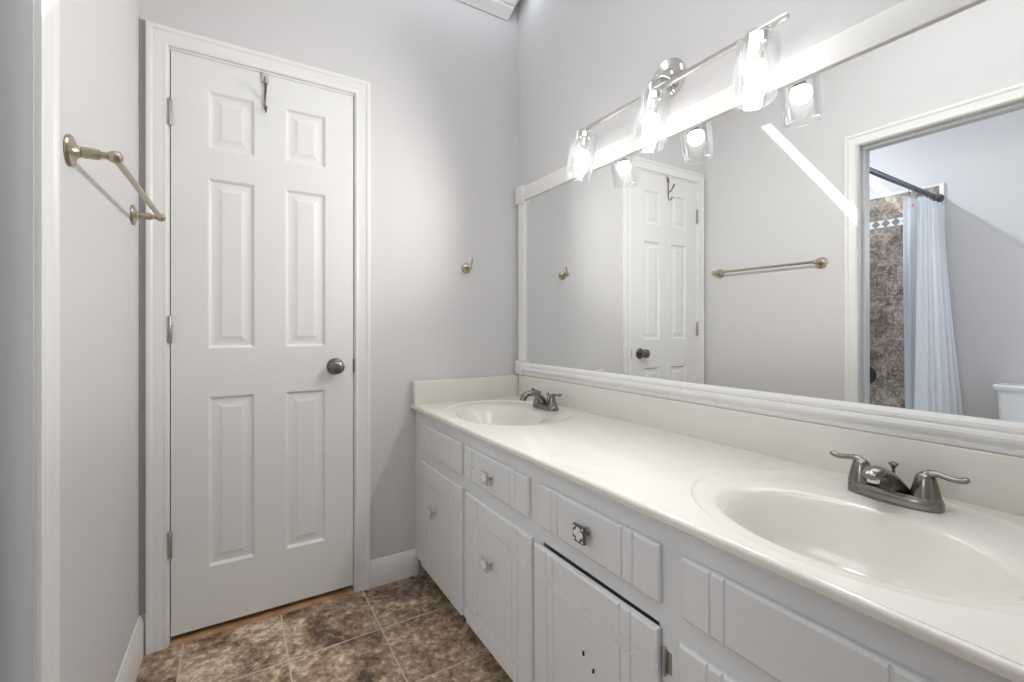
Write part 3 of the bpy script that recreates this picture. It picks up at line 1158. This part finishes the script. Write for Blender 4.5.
# curtain gathered towards the far wall; it flares out over the tub's edge
def drape(x_top, x_bot, y_top, y_bot, z_top, z_bot, waves, amp, seedv, nz=26, nu=150):
    rnd = random.Random(seedv)
    ph = [rnd.uniform(0, 6.28) for _ in range(4)]
    mb = MB()
    G = []
    for j in range(nz + 1):
        f = j / nz
        row = []
        for i in range(nu + 1):
            u = i / nu
            e = f ** 1.3
            xx = (x_top[0] + (x_top[1] - x_top[0]) * u) * (1 - e) + (x_bot[0] + (x_bot[1] - x_bot[0]) * u) * e
            yy = y_top * (1 - e) + (y_bot[0] + (y_bot[1] - y_bot[0]) * u) * e
            a = amp * (.65 + .6 * f)
            w = sin(2 * PI * waves * u + ph[0] + .5 * sin(2.2 * f + ph[1])) + .35 * sin(2 * PI * waves * 2.3 * u + ph[2]) * (1 - .4 * f)
            row.append(mb.bm.verts.new((xx + .25 * a * cos(2 * PI * waves * u + ph[3]), yy + a * w, z_top + (z_bot - z_top) * f)))
        G.append(row)
    for j in range(nz):
        for i in range(nu):
            mb.face([G[j][i], G[j][i + 1], G[j + 1][i + 1], G[j + 1][i]])
    return mb


def thicken(o, t):
    md = o.modifiers.new('thickness', 'SOLIDIFY')
    md.thickness = t
    md.offset = 0
    return o


sc_t = Thing('shower_curtain', 'white fabric shower curtain gathered against the far shower room wall', 'shower curtain', (-1.6, 1.17, 1.97))
thicken(sc_t.part(drape((-1.48, -1.868), (-1.30, -1.835), 1.172, (1.13, 1.045), 1.985, .30, 5.6, .019, 3), 'curtain_panel', M['curtain'], 80), .0015)
mb = MB()
mb.box((-1.475, 1.1995, 1.915), (-1.425, 1.201, 1.937))
bmesh.ops.rotate(mb.bm, verts=mb.bm.verts, cent=(-1.45, 1.20, 1.925), matrix=Matrix.Rotation(.35, 3, 'Y'))
ln = Thing('curtain_liner', 'translucent white shower curtain liner hanging inside the fabric curtain', 'shower curtain', (-1.5, 1.22, 1.97))
thicken(ln.part(drape((-1.375, -1.86), (-1.56, -1.82), 1.222, (1.262, 1.27), 1.985, .44, 4, .012, 8), 'liner_panel', M['liner'], 80), .001)
ln.part(mb, 'printed_tag', M['red'], label='small pink printed tag')
for i in range(7):
    xx = -1.40 - i * .074
    mb = MB()
    pts = [(xx, 1.19 + .019 * cos(t), 2.032 + .030 * sin(t) - .014) for t in [2 * PI * q / 16 for q in range(17)]]
    mb.tube(pts, .0022, 8, up=(1, 0, 0))
    o = mb.build('curtain_ring', M['pewter'], None, 60, (xx, 1.19, 2.02))
    o.location = (xx, 1.19, 2.02)
    tag(o, 'small dark wire ring holding the white shower curtain on its rod', 'curtain ring', 'curtain rings on the shower rod')

# shower valve
sv = Thing('shower_valve', 'round dark shower valve on the brown stone tile', 'shower valve', (XF + .012, 1.645, .722))
mb = MB()
mb.lathe([(0, 0), (.080, 0), (.079, .006), (.060, .011), (.030, .014), (0, .014)], (XF + .012, 1.645, .722), 'X', 36)
sv.part(mb, 'escutcheon', M['black'])
mb = MB()
mb.lathe([(0, .012), (.024, .012), (.022, .05), (0, .054)], (XF + .012, 1.645, .722), 'X', 24)
mb.tube([(XF + .055, 1.645, .722), (XF + .058, 1.645, .67), (XF + .062, 1.645, .645)], [.008, .007, .006], 10)
sv.part(mb, 'handle', M['black'])

# toilet against the far wall
tl = Thing('toilet', 'white two-piece toilet against the grey wall beside the shower', 'toilet', (XF + .3, .62, 0))
TYC = .635
mb = MB()
mb.loft([rrect(XF + .012, XF + .195, TYC - .205, TYC + .205, .375, .03), rrect(XF + .010, XF + .205, TYC - .218, TYC + .218, .50, .03), rrect(XF + .010, XF + .210, TYC - .226, TYC + .226, .705, .03)])
tl.part(mb, 'tank', M['ceramic'], 40)
mb = MB()
mb.loft([rrect(XF + .006, XF + .222, TYC - .240, TYC + .240, .705, .025), rrect(XF + .004, XF + .226, TYC - .244, TYC + .244, .712, .025), rrect(XF + .004, XF + .226, TYC - .244, TYC + .244, .730, .025),
         rrect(XF + .012, XF + .218, TYC - .236, TYC + .236, .738, .02)])
tl.part(mb, 'tank_lid', M['ceramic'], 40)
mb = MB()


def egg(z, k, sx=0.0, f=1.0):
    out_ = []
    for i in range(40):
        t = 2 * PI * i / 40
        ax = .27 if cos(t) > 0 else .22
        out_.append((XF + .44 + sx + ax * k * f * cos(t), TYC + .185 * k * sin(t), z))
    return out_


mb.loft([egg(0, .62, -.04), egg(.06, .58, -.05), egg(.16, .60, -.04), egg(.27, .82, -.02), egg(.36, .98), egg(.39, 1.0), egg(.39, .80), egg(.30, .62), egg(.22, .35)])
mb.box((XF + .02, TYC - .12, .30), (XF + .25, TYC + .12, .375), .01)
tl.part(mb, 'bowl', M['ceramic'], 50)
mb = MB()
mb.loft([egg(.392, 1.03), egg(.412, 1.04), egg(.420, 1.0), egg(.422, .5)])
tl.part(mb, 'seat_lid', M['ceramic'], 50)
mb = MB()
mb.tube([(XF + .208, TYC - .165, .655), (XF + .222, TYC - .165, .655), (XF + .226, TYC - .14, .652), (XF + .226, TYC - .10, .648)], [.008, .007, .006, .007], 10)
tl.part(mb, 'flush_lever', M['chrome'])

# ------------------------------------------------------------------ glowing windows added around the fill lamps, out of view
m = mat('emissive_frosted_pane', (.85, .9, .95), .6)
m.node_tree.nodes['Principled BSDF'].inputs['Emission Color'].default_value = (.93, .97, 1, 1)
m.node_tree.nodes['Principled BSDF'].inputs['Emission Strength'].default_value = 1.2


def added_window(name, c, u, v, nrm, hu, hv):
    """framed pane centred at c, half sizes hu/hv along u/v, standing off its wall along nrm"""
    c, u, v, n = Vector(c), Vector(u), Vector(v), Vector(nrm)
    mb = MB()
    prof = [(0, 0), (0, .012), (.02, .016), (.05, .016), (.05, 0)]
    rings = []
    for o, t in prof:
        rings.append([c + u * (su * (hu + o)) + v * (sv * (hv + o)) + n * t for su, sv in ((-1, -1), (1, -1), (1, 1), (-1, 1))])
    mb.loft(rings, True, False)
    f = struct(mb.build(name, M['white'], None, 25))
    mb = MB()
    mb.loft([[c + u * (su * hu) + v * (sv * hv) + n * t for su, sv in ((-1, -1), (1, -1), (1, 1), (-1, 1))] for t in (.001, .006)])
    mb.build('emissive_pane', m, f)


added_window('added_window_1', (XF, .36, 1.6), (0, 1, 0), (0, 0, 1), (1, 0, 0), .2, .45)
added_window('added_window_2', (.45, .45, ZC), (1, 0, 0), (0, 1, 0), (0, 0, -1), .45, .6)
